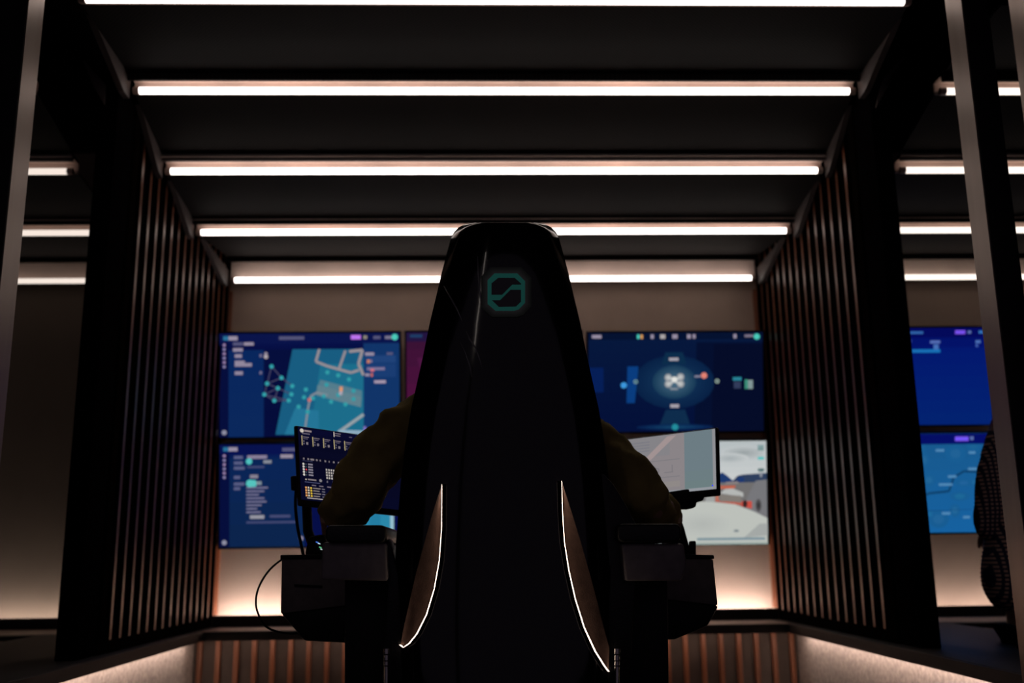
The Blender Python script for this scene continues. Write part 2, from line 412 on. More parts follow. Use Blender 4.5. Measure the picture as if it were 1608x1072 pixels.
def television(px, Y, label, paint, group='televisions on the back wall', tilt=.19, toe=0, name='television'):
    """px = left, top, right, bottom of the lit picture as seen"""
    x0, y0, x1, y1 = px
    ctr = at((x0+x1)/2, (y0+y1)/2, Y=Y)
    zc = (ctr-cam_p).dot(cam_f); w = (x1-x0)/F0*zc; h = (y1-y0)/F0*zc
    R = Matrix.Rotation(toe, 3, 'Z') @ Matrix.Rotation(tilt, 3, 'X')
    ux, up, n = R @ Vector((1, 0, 0)), R @ Vector((0, 0, 1)), R @ Vector((0, -1, 0))
    # tilt: the top leans forward into the room
    t = thing(name, label, 'television', ctr, group)
    def P(u, v, d): return ctr+ux*u+up*v+n*d
    e = .010
    def slab(u0, v0, u1, v1, d0, d1):
        bb.hexa([P(u0, v0, d0), P(u1, v0, d0), P(u1, v1, d0), P(u0, v1, d0)], [P(u0, v0, d1), P(u1, v0, d1), P(u1, v1, d1), P(u0, v1, d1)])
    bb = MB(); slab(-w/2-e, -h/2-e, w/2+e, h/2+e, -.035, -.001); bb.build('housing', M['tvcase'], t, bevel=.003)
    bb = MB()
    for (a, b0, c, d) in ((-w/2-e, h/2, w/2+e, h/2+e), (-w/2-e, -h/2-e, w/2+e, -h/2), (-w/2-e, -h/2, -w/2, h/2), (w/2, -h/2, w/2+e, h/2)):
        slab(a, b0, c, d, -.001, .006)
    bb.build('bezel', M['tvcase'], t, merge=False)
    c0 = P(0, 0, -.03); bb = MB(); bb.box((c0.x-.12, c0.y-.004, c0.z-.05), (c0.x+.12, YB-.001, c0.z+.05)); bb.build('wall_bracket', M['black'], t)
    cv = Canvas(P(-w/2, h/2, .0005), ux*w, -up*h, n); paint(cv); cv.mb.build('screen', M['screen'], t)
    return t

GR, DG, TE = (150, 140, 160), (85, 85, 120), (75, 200, 185)
def header(c, navy, purple=True):
    c.rect(0, 0, 1, .10, navy)
    c.rect(.02, .025, .05, .065, (40, 110, 150)); c.rect(.05, .025, .10, .065, GR)
def rail(c, v0=.09, n=6, navy=(6, 14, 60)):
    c.rect(0, .09, .055, 1, navy)
    for k in range(n): c.disc(.026, v0+.02+k*.042, .0085, (150-15*(k % 2), 125, 165))
    c.disc(.026, .955, .014, (140, 140, 160))
def p_map(c):
    c.rect(0, 0, 1, 1, (7, 14, 66)); c.grad(0, 0, 1, .16, (10, 22, 82), (6, 14, 66)); header(c, (10, 20, 74)); rail(c)
    c.grad(.05, .16, .25, 1, (9, 38, 92), (11, 40, 92), 4); c.grad(.245, .16, .40, 1, (6, 14, 60), (5, 12, 58), 3)
    c.poly([(.31, .98), (.80, .98), (.80, .155), (.405, .155)], (24, 92, 128))
    c.poly([(.50, .98), (.80, .98), (.80, .3), (.56, .3)], (28, 108, 138))
    c.poly([(.36, .98), (.55, .98), (.55, .75), (.42, .72)], (36, 116, 150))
    c.rect(.80, .10, 1, 1, (17, 52, 104)); c.rect(.81, .22, .98, .29, (32, 66, 120)); c.rect(.81, .3, .98, .43, (26, 60, 114))
    c.rect(.33, .03, .47, .062, DG); c.rect(.73, .02, .785, .063, (190, 115, 235)); c.rect(.80, .025, .82, .06, (140, 135, 120))
    c.rect(.855, .03, .895, .06, DG); c.rect(.92, .03, .97, .06, (120, 115, 140)); c.disc(.975, .042, .018, TE)
    c.rect(.075, .085, .13, .115, DG); c.rect(.135, .085, .19, .115, GR)
    for u0, u1, v in ((.075, .13, .14), (.085, .125, .20), (.085, .14, .262), (.085, .18, .285), (.085, .13, .365)):
        c.rect(u0, v, u1, v+.034, (145, 135, 155))
    for v in (.2, .365): c.rect(.222, v, .236, v+.03, (110, 105, 135))
    c.disc(.258, .195, .009, GR); c.disc(.258, .225, .012, (175, 165, 170))
    # roads
    rd = (152, 142, 146)
    c.line([(.555, .155), (.535, .275), (.60, .32), (.73, .385), (.775, .36)], .014, rd)
    c.line([(.665, .34), (.70, .17)], .013, rd); c.line([(.72, .18), (.795, .165), (.772, .30), (.80, .41)], .016, rd)
    c.poly([(.545, .50), (.79, .615), (.785, .72), (.535, .60)], (95, 128, 140)); c.poly([(.56, .45), (.79, .56), (.79, .62), (.55, .5)], (84, 124, 140))
    c.line([(.475, .92), (.492, .72), (.505, .61), (.54, .575), (.60, .60)], .011, (130, 138, 148))
    c.line([(.64, .985), (.80, .79)], .017, (150, 160, 165)); c.line([(.66, .955), (.80, .965)], .022, (140, 170, 190))
    # links
    nodes = [(.29, .32), (.345, .43), (.265, .485), (.325, .53), (.25, .59), (.305, .65), (.385, .65), (.40, .59), (.405, .51)]
    for a, b_ in ((0, 1), (0, 2), (1, 2), (2, 4), (2, 3), (3, 4), (4, 5), (5, 6), (3, 7), (1, 8), (4, 6), (3, 5)):
        c.line([nodes[a], nodes[b_]], .006, (70, 68, 100))
    for k, (u, v) in enumerate(nodes): c.disc(u, v, .012, (50, 160, 170))
    for u, v in ((.48, .545), (.47, .62), (.44, .71), (.52, .63), (.58, .61), (.595, .5), (.60, .38), (.66, .41), (.72, .45), (.745, .64), (.745, .56), (.66, .6), (.70, .69), (.62, .665), (.49, .76)):
        c.disc(u, v, .012, (50, 155, 165))
    c.disc(.50, .645, .011, (200, 110, 110)); c.rect(.667, .52, .685, .565, (225, 150, 110)); c.rect(.665, .565, .683, .60, (170, 165, 180))
    c.rect(.81, .19, .86, .22, GR); c.rect(.93, .19, .965, .215, DG); c.rect(.82, .26, .835, .295, (205, 125, 90)); c.rect(.835, .26, .85, .29, (120, 110, 140))
    c.rect(.82, .335, .92, .362, (125, 115, 150)); c.rect(.84, .35, .86, .375, (215, 110, 120)); c.rect(.81, .395, .835, .42, GR); c.rect(.842, .39, .853, .425, (205, 105, 90))
    c.rect(.86, .46, .925, .49, (165, 150, 170)); c.rect(.80, .905, .815, .95, (130, 110, 190))
def p_list(c):
    c.rect(0, 0, 1, 1, (8, 28, 82)); header(c, (8, 18, 78)); rail(c)
    c.grad(.055, .13, .48, 1, (10, 36, 84), (12, 36, 76), 4); c.rect(.475, .1, 1, 1, (6, 14, 70))
    c.rect(.35, .035, .47, .07, DG)
    for v, u1 in ((.11, .13), (.165, .13), (.215, .14), (.305, .115), (.37, .14), (.415, .115)): c.rect(.08, v, u1, v+.03, (88, 92, 130))
    c.rect(.155, .105, .265, .14, (135, 125, 150)); c.rect(.34, .10, .41, .135, (150, 140, 155))
    c.disc(.165, .165, .018, (80, 190, 190)); c.rect(.245, .155, .29, .185, (135, 140, 150)); c.rect(.155, .21, .25, .23, (65, 72, 115))
    c.rect(.17, .295, .215, .33, (135, 130, 145))
    c.disc(.17, .38, .022, (85, 195, 190)); c.disc(.19, .38, .02, (85, 195, 190)); c.rect(.205, .36, .235, .395, (125, 140, 150))
    for k, u1 in enumerate((.27, .25, .22, .25, .262, .235, .21, .23)): c.rect(.15, .415+k*.034, u1, .415+k*.034+.015, (118, 115, 145))
    c.rect(.17, .69, .25, .725, (150, 150, 160)); c.rect(.28, .69, .395, .715, (70, 75, 115)); c.rect(.15, .75, .435, .77, (66, 72, 112)); c.disc(.455, .92, .013, GR)
    c.rect(.76, .55, 1, .645, (8, 9, 14)); c.rect(.74, .645, .96, .95, (42, 134, 168)); c.rect(.84, .68, .9, .95, (36, 124, 160)); c.rect(.955, .645, .975, .95, (150, 190, 205)); c.rect(.8, .93, .975, .96, (140, 185, 200))
def p_drone(c):
    c.grad(0, 0, 1, 1, (7, 24, 60), (4, 16, 56), 10)
    c.poly([(.62, .1), (1, .1), (1, 1), (.6, 1)], (5, 15, 46)); c.poly([(.72, .12), (1, .12), (1, 1), (.70, 1)], (5, 12, 40))
    c.rect(0, .35, .085, .6, (6, 30, 86)); c.blob(.49, .5, .23, .27, (9, 34, 70), (22, 58, 92), 10); c.blob(.49, .5, .125, .17, (26, 60, 88), (80, 112, 132), 10)
    c.poly([(.44, .2), (.54, .2), (.56, .32), (.42, .32)], (12, 44, 74)); c.poly([(.44, .78), (.55, .78), (.58, .95), (.40, .95)], (14, 44, 76))
    c.poly([(.222, .34), (.285, .34), (.262, .71), (.215, .71)], (10, 60, 126))
    c.disc(.20, .53, .018, (60, 150, 220)); c.disc(.268, .495, .013, (110, 150, 160)); c.disc(.268, .495, .006, (40, 60, 70))
    c.rect(.46, .255, .515, .285, (165, 160, 170)); c.rect(.465, .725, .515, .76, (165, 160, 170))
    for u, v in ((.455, .455), (.525, .45), (.455, .52), (.525, .52)): c.disc(u, v, .022, (150, 155, 160)); c.disc(u, v, .012, (190, 190, 190))
    c.line([(.455, .45), (.525, .525)], .012, (190, 195, 195)); c.line([(.525, .45), (.455, .525)], .012, (190, 195, 195)); c.disc(.49, .475, .017, (225, 225, 220)); c.rect(.465, .56, .51, .58, (130, 140, 150))
    c.rect(.605, .435, .64, .455, (130, 130, 150)); c.disc(.66, .437, .018, (225, 130, 115)); c.disc(.735, .495, .013, (150, 170, 160)); c.disc(.735, .495, .006, (20, 30, 50))
    c.rect(.825, .455, .875, .49, (40, 130, 150)); c.rect(.83, .50, .87, .57, (50, 60, 90)); c.rect(.893, .48, .912, .575, (60, 140, 120)); c.rect(.912, .485, .94, .575, (130, 150, 150))
    c.rect(.0, 0, 1, .07, (5, 18, 48)); c.rect(.02, .02, .075, .055, GR)
    for u, w, cc in ((.285, .015, TE), (.305, .014, (210, 150, 90)), (.365, .018, GR), (.425, .03, (170, 165, 165)), (.495, .03, GR), (.575, .022, GR), (.605, .016, GR), (.84, .018, GR)): c.rect(u-w/2, .018, u+w/2, .062, cc)
    c.rect(.895, .025, .945, .05, (125, 115, 135)); c.disc(.965, .045, .018, TE)
    c.blob(.49, .955, .22, .03, (8, 34, 78), (22, 74, 108), 5); c.disc(.49, .955, .019, (35, 140, 155))
def p_camera(c):
    def q(x, y): return ((1060+x/5.956-929)/276, (680+y/5.956-693)/160)
    def P(pts, col): c.poly([q(*p) for p in pts], col)
    def B(x, y, rx, ry, c0, c1, n=6): u, v = q(x, y); c.blob(u, v, rx/5.956/276, ry/5.956/160, c0, c1, n)
    c.grad(0, 0, 1, .5, (182, 190, 192), (206, 208, 208), 8)
    B(650, 190, 230, 70, (188, 194, 196), (150, 158, 160)); B(520, 240, 180, 50, (192, 197, 198), (162, 170, 173))
    P([(865, 480), (865, 378), (770, 384), (640, 392), (590, 402), (545, 445), (560, 480)], (46, 62, 92)); P([(-775, 480), (590, 480), (535, 440), (480, 392), (445, 370), (400, 390), (370, 410), (-775, 420)], (30, 56, 108)); P([(560, 480), (650, 480), (650, 420), (600, 412)], (30, 56, 108))
    P([(-775, 720), (865, 720), (865, 465), (-775, 465)], (112, 110, 110)); P([(600, 790), (866, 840), (866, 440), (760, 450), (700, 560)], (118, 118, 122)); P([(470, 480), (600, 475), (590, 455), (480, 460)], (140, 130, 128))
    P([(380, 525), (560, 520), (570, 492), (380, 495)], (190, 98, 76)); P([(380, 640), (408, 640), (404, 495), (380, 495)], (192, 112, 90)); P([(370, 640), (560, 668), (720, 700), (720, 672), (560, 648), (380, 628)], (186, 92, 76))
    P([(420, 565), (640, 600), (640, 560), (540, 520), (470, 525)], (180, 182, 180)); P([(420, 640), (620, 650), (620, 590), (420, 575)], (128, 122, 116)); P([(620, 690), (720, 710), (720, 640), (620, 640)], (200, 78, 66)); B(655, 665, 22, 36, (70, 40, 40), (30, 26, 28), 3); B(782, 680, 28, 60, (80, 78, 80), (26, 26, 30), 3)
    P([(280, 640), (372, 645), (372, 575), (290, 580)], (160, 162, 160))
    P([(-775, 1040), (866, 1040), (866, 800), (740, 738), (560, 668), (370, 645), (240, 638), (60, 690), (-775, 760)], (188, 192, 186))
    B(250, 850, 260, 110, (186, 190, 185), (176, 180, 176)); P([(640, 980), (866, 960), (866, 850), (790, 850)], (164, 168, 166)); B(570, 915, 28, 14, (150, 158, 160), (60, 80, 90), 3)
    P([(200, 1000), (840, 1000), (840, 978), (200, 978)], (118, 142, 152)); P([(-775, 1042), (866, 1042), (866, 1022), (-775, 1022)], (150, 165, 160))
    for y, col in ((130, (130, 158, 160)), (155, (120, 150, 150)), (240, (96, 190, 188)), (350, (80, 110, 112))): P([(780, y+14), (838, y+14), (838, y-14), (780, y-14)], col)
    B(808, 395, 14, 26, (120, 130, 140), (190, 175, 190), 3)
def p_purple(c):
    c.grad(0, 0, 1, 1, (58, 18, 52), (84, 16, 62), 6); c.rect(0, 0, 1, .09, (34, 20, 62)); c.rect(.02, .02, .09, .05, (30, 60, 100)); c.rect(.16, .03, .35, .055, (95, 85, 110))
    c.poly([(.06, .25), (.5, .15), (.6, .5), (.1, .5)], (76, 22, 64)); c.poly([(.05, .55), (.5, .5), (.6, .9), (.05, .9)], (92, 20, 66))
def p_blue(c):
    c.grad(0, 0, 1, 1, (3, 22, 110), (3, 34, 112), 8); c.rect(0, 0, 1, .10, (4, 10, 90)); c.rect(.0, .10, 1, .2, (3, 18, 104))
    c.rect(.52, .035, .60, .06, (50, 100, 170)); c.rect(.02, .03, .3, .055, (60, 90, 170)); c.rect(.79, .025, .85, .065, (120, 80, 235)); c.rect(.865, .03, .885, .06, (90, 110, 170)); c.rect(.93, .03, .985, .06, (50, 110, 180))
    c.rect(.30, .22, .70, .255, (24, 110, 180)); c.rect(.64, .13, .70, .16, (85, 110, 180)); c.rect(.66, .17, .69, .22, (70, 110, 180)); c.rect(.91, .13, .94, .16, (75, 110, 180)); c.rect(.91, .17, .925, .2, (60, 90, 170)); c.rect(.5, .12, .53, .15, (60, 80, 150))
def p_river(c):
    c.grad(0, 0, 1, 1, (24, 88, 140), (22, 96, 158), 8); rr = random.Random(3)
    for k in range(46):
        u, v = rr.random(), .12+rr.random()*.8; c.blob(u, v, .02+.05*rr.random(), .03+.06*rr.random(), (24, 92, 146), (30+rr.randint(0, 14), 98+rr.randint(0, 16), 150+rr.randint(-6, 12)), 3)
    c.line([(.36, .80), (.52, .80), (.56, .66), (.62, .60), (.74, .58), (.77, .44), (.83, .38), (1, .40)], .012, (14, 60, 100)); c.line([(.4, .78), (1, .76)], .004, (20, 74, 124))
    for u, v, w in ((.69, .155, .05), (.88, .18, .04), (.90, .345, .09), (.76, .42, .05), (.72, .50, .08), (.72, .79, .05), (.84, .83, .04)): c.rect(u-w/2, v, u+w/2, v+.025, (80, 135, 180))
    c.disc(.95, .68, .008, (150, 90, 120)); c.rect(0, 0, 1, .105, (5, 14, 100)); c.rect(.78, .03, .86, .075, (115, 85, 240)); c.rect(.87, .03, .89, .065, (90, 110, 170)); c.rect(.3, .03, .5, .06, (60, 90, 170))

TVY = 5.45
television((346, 523, 627, 685), TVY, 'upper left television showing a blue site map with nodes and white roads', p_map)
television((346, 697, 625, 857), TVY, 'lower left television showing dark blue lists with a teal bar', p_list)
television((639, 521, 913, 681), TVY, 'purple television half hidden behind the chair shell', p_purple)
television((924, 522, 1199, 677), TVY, 'upper right television showing a quadcopter seen on a dark navy background', p_drone)
television((929, 693, 1205, 853), TVY, 'lower right television showing a snowy road, blue hills and grey sky', p_camera)
television((1290, 515, 1558, 667), TVY, 'plain deep blue television right of the right partition', p_blue)
television((1290, 681, 1558, 836), TVY, 'television with a pale blue river map below the deep blue one', p_river)

# ------------------------------------------------------------------ operator chair
CYB = 2.24                       # back surface of the shell
ax0 = at(793, 700, Y=CYB).x
S = (at(793, 700, Y=CYB)-cam_p).dot(cam_f)/F0      # metres per pixel at the shell
zpx = lambda y: at(793, y, Y=CYB).z
prof = [(349.5, 54), (352, 64), (357, 73), (364, 80), (374, 85), (400, 92), (430, 100), (460, 107), (506, 118), (560, 129), (600, 138), (640, 147), (700, 157), (760, 164), (850, 171), (950, 175), (1010, 176), (1090, 172), (1150, 165)]
def hw_at(y):
    for (a, w0), (c, w1) in zip(prof[:-1], prof[1:]):
        if a <= y <= c: return w0+(w1-w0)*(y-a)/(c-a)
    return prof[-1][1]
def bulge(u):                    # u in -1..1 across the shell; how far it comes toward the viewer
    return .055*(1-abs(u)**2.6)-.02*max(0, abs(u)-.82)*4
def shell_pt(xpx, y, lift=0):
    hw = hw_at(y); u = max(-1, min(1, xpx/hw)); top = max(0, (420-y)/70)**3*.014
    return at(793+xpx, y, Y=CYB-bulge(u)-lift+top)
chair = thing('operator_chair', 'tall black operator chair with glowing emblem and lit side lines, seen from behind', 'chair', (ax0, CYB+.3, 0))
b = MB(); NX = 28; i0 = 0
rows = prof
for (y, hw) in rows:
    for k in range(NX+1):
        u = -math.cos(pi*k/NX); b.v.append(tuple(shell_pt(u*hw, y)))
for (y, hw) in rows:                                   # inner surface
    for k in range(NX+1):
        u = -math.cos(pi*k/NX); p = shell_pt(u*hw, y); b.v.append((ax0+(p.x-ax0)*.975, CYB+.04, p.z-.006))
n1 = NX+1; nr = len(rows); off = nr*n1
for r in range(nr-1):
    for k in range(NX):
        b.f.append((r*n1+k, r*n1+k+1, (r+1)*n1+k+1, (r+1)*n1+k)); b.f.append((off+r*n1+k, off+(r+1)*n1+k, off+(r+1)*n1+k+1, off+r*n1+k+1))
    for k in (0, NX): b.f.append((r*n1+k, (r+1)*n1+k, off+(r+1)*n1+k, off+r*n1+k))
for r in (0, nr-1):
    for k in range(NX): b.f.append((r*n1+k, r*n1+k+1, off+r*n1+k+1, off+r*n1+k))
b.c = [None]*len(b.f); b.mi = [0]*len(b.f)
b.build('back_shell', M['shell'], chair, smooth='auto')
# thin pale lines imitating reflection streaks down the left of the shell
for path, rr in (([(750, 402), (751, 430), (754, 462), (758, 490)], [.0012, .002, .002, .0008]), ([(697, 449), (708, 468), (718, 486), (726, 505)], [.001, .0018, .002, .001]),
                 ([(732, 520), (738, 533), (746, 545), (752, 560), (758, 580)], [.001, .0017, .0012, .0014, .0008]), ([(722, 535), (730, 552), (738, 575), (741, 592)], [.0008, .0012, .0016, .0008])):
    b = MB(); b.tube([shell_pt(x-793, y, .001) for x, y in path], rr, 6); b.build('streak_line', M['streak'], chair, smooth=True)
# leaf shaped fabric wings with their light lines
leafL = ([(694, 760), (693.5, 830), (690, 880), (682, 925), (670, 965), (655, 995), (643, 1010), (634, 1016), (629, 1012)], [(629, 1012), (634, 985), (643, 945), (652, 905), (661, 872), (672, 832), (684, 790), (694, 760)])
leafR = ([(882, 755), (883, 800), (886, 850), (893, 895), (903, 940), (917, 985), (934, 1022), (949, 1046), (955, 1054)], [(955, 1054), (957, 1018), (948, 985), (938, 945), (926, 900), (914, 858), (898, 805), (882, 755)])
for inner, outer in (leafL, leafR):
    sg = -1 if inner[0][0] < 793 else 1
    n = 40
    def samp(pl, t):
        f = t*(len(pl)-1); k = min(int(f), len(pl)-2); q = f-k
        return (pl[k][0]+(pl[k+1][0]-pl[k][0])*q, pl[k][1]+(pl[k+1][1]-pl[k][1])*q)
    b = MB(); g = []
    for i in range(n+1):
        a = samp(inner, i/n); c = samp(outer, 1-i/n)
        row = []
        for k in range(7):
            q = k/6; x, y = a[0]+(c[0]-a[0])*q, a[1]+(c[1]-a[1])*q
            b.v.append(tuple(shell_pt(x-793, y, 0.002+.016*q*q)))
    for i in range(n):
        for k in range(6): b.f.append((i*7+k, i*7+k+1, (i+1)*7+k+1, (i+1)*7+k))
    b.c = [None]*len(b.f); b.mi = [0]*len(b.f)
    b.build('wing_pad', M['fabric'], chair, smooth=True)['label'] = 'brown fabric wing inset'
    b = MB()
    pts = [samp(inner, i/n) for i in range(n+1)]
    for i in range(n):
        q = []
        for (x, y), j in ((pts[i], i), (pts[i+1], i+1)):
            wd = (.5+2.1*(j/n)**1.3)
            lo = shell_pt(x-793+sg*wd*.8, y, .006); hi = shell_pt(x-793-sg*wd*.2, y, .011); q.append((lo, hi))
        b.face([q[0][0], q[0][1], q[1][1], q[1][0]])
    o = b.build('light_line', M['chairled'], chair); o['label'] = 'glowing warm white edge line'
    # dark lip that backs the line on its inner side
    b = MB()
    for i in range(n):
        q = []
        for (x, y) in (pts[i], pts[i+1]): q.append((shell_pt(x-793-sg*.9, y, .012), shell_pt(x-793-sg*7, y, .001)))
        b.face([q[0][0], q[0][1], q[1][1], q[1][0]])
    b.build('lip', M['leather'], chair)
# emblem: octagonal ring with a stepped diagonal bar
sc = 120/1286
def em(x, y): return (740+x*sc-793, 410+y*sc)
outp = [(390, 205), (775, 205), (905, 335), (905, 700), (800, 810), (720, 835), (410, 835), (275, 720), (275, 320)]
inn = [(455, 278), (730, 278), (838, 375), (838, 680), (755, 762), (700, 765), (465, 770), (340, 650), (340, 372)]
b = MB()
for k in range(len(outp)):
    k2 = (k+1) % len(outp); b.face([shell_pt(*em(*p), lift=.008) for p in (outp[k], outp[k2], inn[k2], inn[k])])
bar = [(335, 565), (520, 565), (690, 395), (840, 395), (840, 480), (660, 480), (485, 655), (335, 655)]
b.face([shell_pt(*em(*p), lift=.0082) for p in (bar[0], bar[1], bar[6], bar[7])]); b.face([shell_pt(*em(*p), lift=.0082) for p in (bar[1], bar[2], bar[5], bar[6])]); b.face([shell_pt(*em(*p), lift=.0082) for p in (bar[2], bar[3], bar[4], bar[5])])
g = MB()  # backlight halo painted as nested rings in a colour gradient
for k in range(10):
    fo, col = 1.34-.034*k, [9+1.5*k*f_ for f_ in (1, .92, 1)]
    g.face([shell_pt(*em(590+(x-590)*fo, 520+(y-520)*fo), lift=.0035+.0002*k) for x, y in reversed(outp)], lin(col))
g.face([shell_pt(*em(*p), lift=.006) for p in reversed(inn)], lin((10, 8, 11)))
g.build('painted_emblem_halo', M['screen'], chair)['label'] = 'halo of the emblem, its glow painted as faint rings'
o = b.build('emblem', M['emblem'], chair, merge=False); o['label'] = 'teal glowing octagonal emblem with a stepped diagonal bar'

# seat, cushion, arms, pedestal
b = MB()
lo = [at(793+q*hw_at(y)*.93, y, Y=CYB+.045) for q, y in ((-1, 372), (1, 372), (1, 600), (1, 860), (1, 1050), (-1, 1050), (-1, 860), (-1, 600))]
b.hexa(lo, [Vector((ax0+(p.x-ax0)*.93, CYB+.12, p.z-.01)) for p in lo])
b.build('back_cushion', M['leather'], chair, bevel=.02, seg=4)
b = MB(); b.box((ax0-.24, CYB+.05, H-.36), (ax0+.24, CYB+.62, H-.25)); b.build('seat', M['leather'], chair, bevel=.03, seg=4)
b = MB(); b.tube([(ax0, CYB+.32, .05), (ax0, CYB+.32, H-.355)], .055, 20); b.build('pedestal_column', M['chrome'], chair, smooth='auto')
b = MB(); b.tube([(ax0, CYB+.32, 0), (ax0, CYB+.32, .03), (ax0, CYB+.32, .06)], [.33, .31, .08], 32); b.build('pedestal_base', M['black'], chair, smooth='auto')
def rounded(x0, y0, x1, y1, r=8):
    pts = []
    for cx_, cy_, a0 in ((x1-r, y0+r, -90), (x1-r, y1-r, 0), (x0+r, y1-r, 90), (x0+r, y0+r, 180)):
        for k in range(5): a = math.radians(a0+k*22.5); pts.append((cx_+r*math.cos(a), cy_+r*math.sin(a)))
    return pts
def armrest(pad, box, side, plate, lip=None):
    b = MB(); b.pxprism(box, 2.2, 2.64, .97); a = b.build('armrest', M['plastic'], chair, bevel=.006, seg=3)
    b = MB(); b.pxprism(pad, 2.18, 2.6, .97); b.build('arm_pad', M['leather'], a, bevel=.006, seg=3)
    b = MB(); b.pxprism(side, 2.32, 2.92, 1); b.build('arm_support', M['black'], chair, bevel=.004)
    b = MB(); b.pxprism(plate, 2.24, 2.32, 1); b.build('side_bolster', M['leather'], chair, bevel=.006)
armrest(rounded(511, 824, 606, 852, 9), [(506, 851), (607, 852), (609, 912), (503, 910)], [(541, 905), (640, 905), (640, 1150), (541, 1150)], [(604, 838), (613, 850), (626, 905), (640, 1072), (600, 1072), (608, 920)])
armrest(rounded(970, 822, 1070, 851, 9), [(976, 853), (1074, 853), (1079, 888), (1070, 912), (982, 912)], [(945, 905), (1048, 905), (1052, 1150), (945, 1150)], [(940, 735), (964, 760), (985, 795), (1002, 828), (998, 920), (990, 1072), (950, 1072), (958, 900)])
# hinges
for x, y0 in ((607, 1018), (969, 1018)):
    b = MB()
    for ya, yb, r in ((y0, y0+8, 4.5), (y0+10, y0+18, 4.0), (y0+20, y0+26, 3.6), (y0+28, 1090, 3.4)):
        b.tube([at(x, ya, Y=2.2), at(x, yb, Y=2.2)], r*S, 12)
    b.build('hinge_rod', M['chrome'], chair, smooth='auto')

# control consoles on both arms
def console(body, under, Y0, Y1, label, lid):
    c0 = at(*body[0], Y=Y0)
    b = MB(); b.pxprism(body, Y0, Y1, .98); a = b.build('control_console', M['plastic2'], chair, bevel=.006)
    b = MB(); b.pxprism(under, Y0+.01, Y1-.06, .96); b.build('lower_housing', M['black'], a, bevel=.006)
    b = MB(); b.pxprism(lid, Y0-.006, Y1+.004, 1); b.build('top_lip', M['rubber'], a, bevel=.002)
    return a
ca = console([(442, 876), (600, 874), (600, 944), (440, 964)], [(441, 963), (605, 942), (605, 1012), (478, 1006)], 2.68, 3.08, 'x', [(440, 871), (512, 870), (512, 877), (440, 878)])
b = MB(); b.pxprism([(462, 917), (505, 919), (505, 923), (462, 921)], 2.674, 2.685); b.build('slot', M['rubber'], ca)
cb = console([(985, 876), (1120, 876), (1128, 951), (985, 934)], [(985, 932), (1129, 951), (1112, 982), (1060, 1004), (985, 1004)], 2.68, 3.08, 'y', [(1066, 870), (1121, 871), (1122, 877), (1066, 877)])
b = MB(); b.pxprism(rounded(1085, 849, 1093, 872, 2), 2.72, 2.75); b.build('lever', M['rubber'], cb, bevel=.002)
# keypad and hand controllers on the consoles
kp = thing('hand_controller', 'black hand controller with tiny lit keys on the left console', 'controller', at(492, 872, Y=2.8))
b = MB(); b.pxprism([(484, 842), (508, 838), (520, 872), (478, 872)], 2.73, 2.84, .95); b.build('grip', M['rubber'], kp, bevel=.008, seg=3)
for (x, y, c) in ((498, 851, (70, 120, 230)), (501, 853, (200, 225, 235)), (503, 859, (90, 200, 130)), (505, 862, (190, 210, 210))):
    b = MB(); b.mb = None
    q = [at(x+dx, y+dy, Y=2.723) for dx, dy in ((-2, -1.3), (2, 0), (2, 1.6), (-2, .4))]
    b.face(q, lin(c)); b.build('lit_key', M['screen'], kp)
kr = thing('hand_controller', 'dark rounded hand controller on the right console', 'controller', at(1068, 872, Y=2.8))
b = MB(); b.pxprism([(1050, 838), (1064, 830), (1072, 836), (1076, 852), (1082, 872), (1046, 872)], 2.73, 2.84, .95); b.build('grip', M['rubber'], kr, bevel=.008, seg=3)

# swivel monitors
def monitor(corn, depth, label, paint, mount, light=None, chin=0):
    """corn = TL, TR, BR, BL pixels of the glass; depth = Y of the left and right edges"""
    tl, tr, br, bl = corn; YL, YR = depth
    P = [at(*tl, Y=YL), at(*tr, Y=YR), at(*br, Y=YR+.0), at(*bl, Y=YL)]
    ux = (P[1]-P[0]); vy = (P[3]-P[0]); n = vy.cross(ux).normalized()
    if n.y > 0: n = -n
    t = thing('touch_monitor', label, 'monitor', (P[2]+P[3])/2)
    cv = Canvas(P[0]+n*.001, ux, vy, n); paint(cv); cv.mb.build('screen', M['screen'], t)
    e = .007
    def Q(u, v, d): return P[0]+ux*u+vy*v+n*d
    eu, ev = e/ux.length, e/vy.length
    b = MB(); b.hexa([Q(-eu, 1+ev+chin, -.018), Q(1+eu, 1+ev+chin, -.018), Q(1+eu, -ev*.5, -.018), Q(-eu, -ev*.5, -.018)], [Q(-eu, 1+ev+chin, 0), Q(1+eu, 1+ev+chin, 0), Q(1+eu, -ev*.5, 0), Q(-eu, -ev*.5, 0)])
    b.build('housing', M['tvcase'], t, bevel=.004)
    return t, Q, ux, vy, n
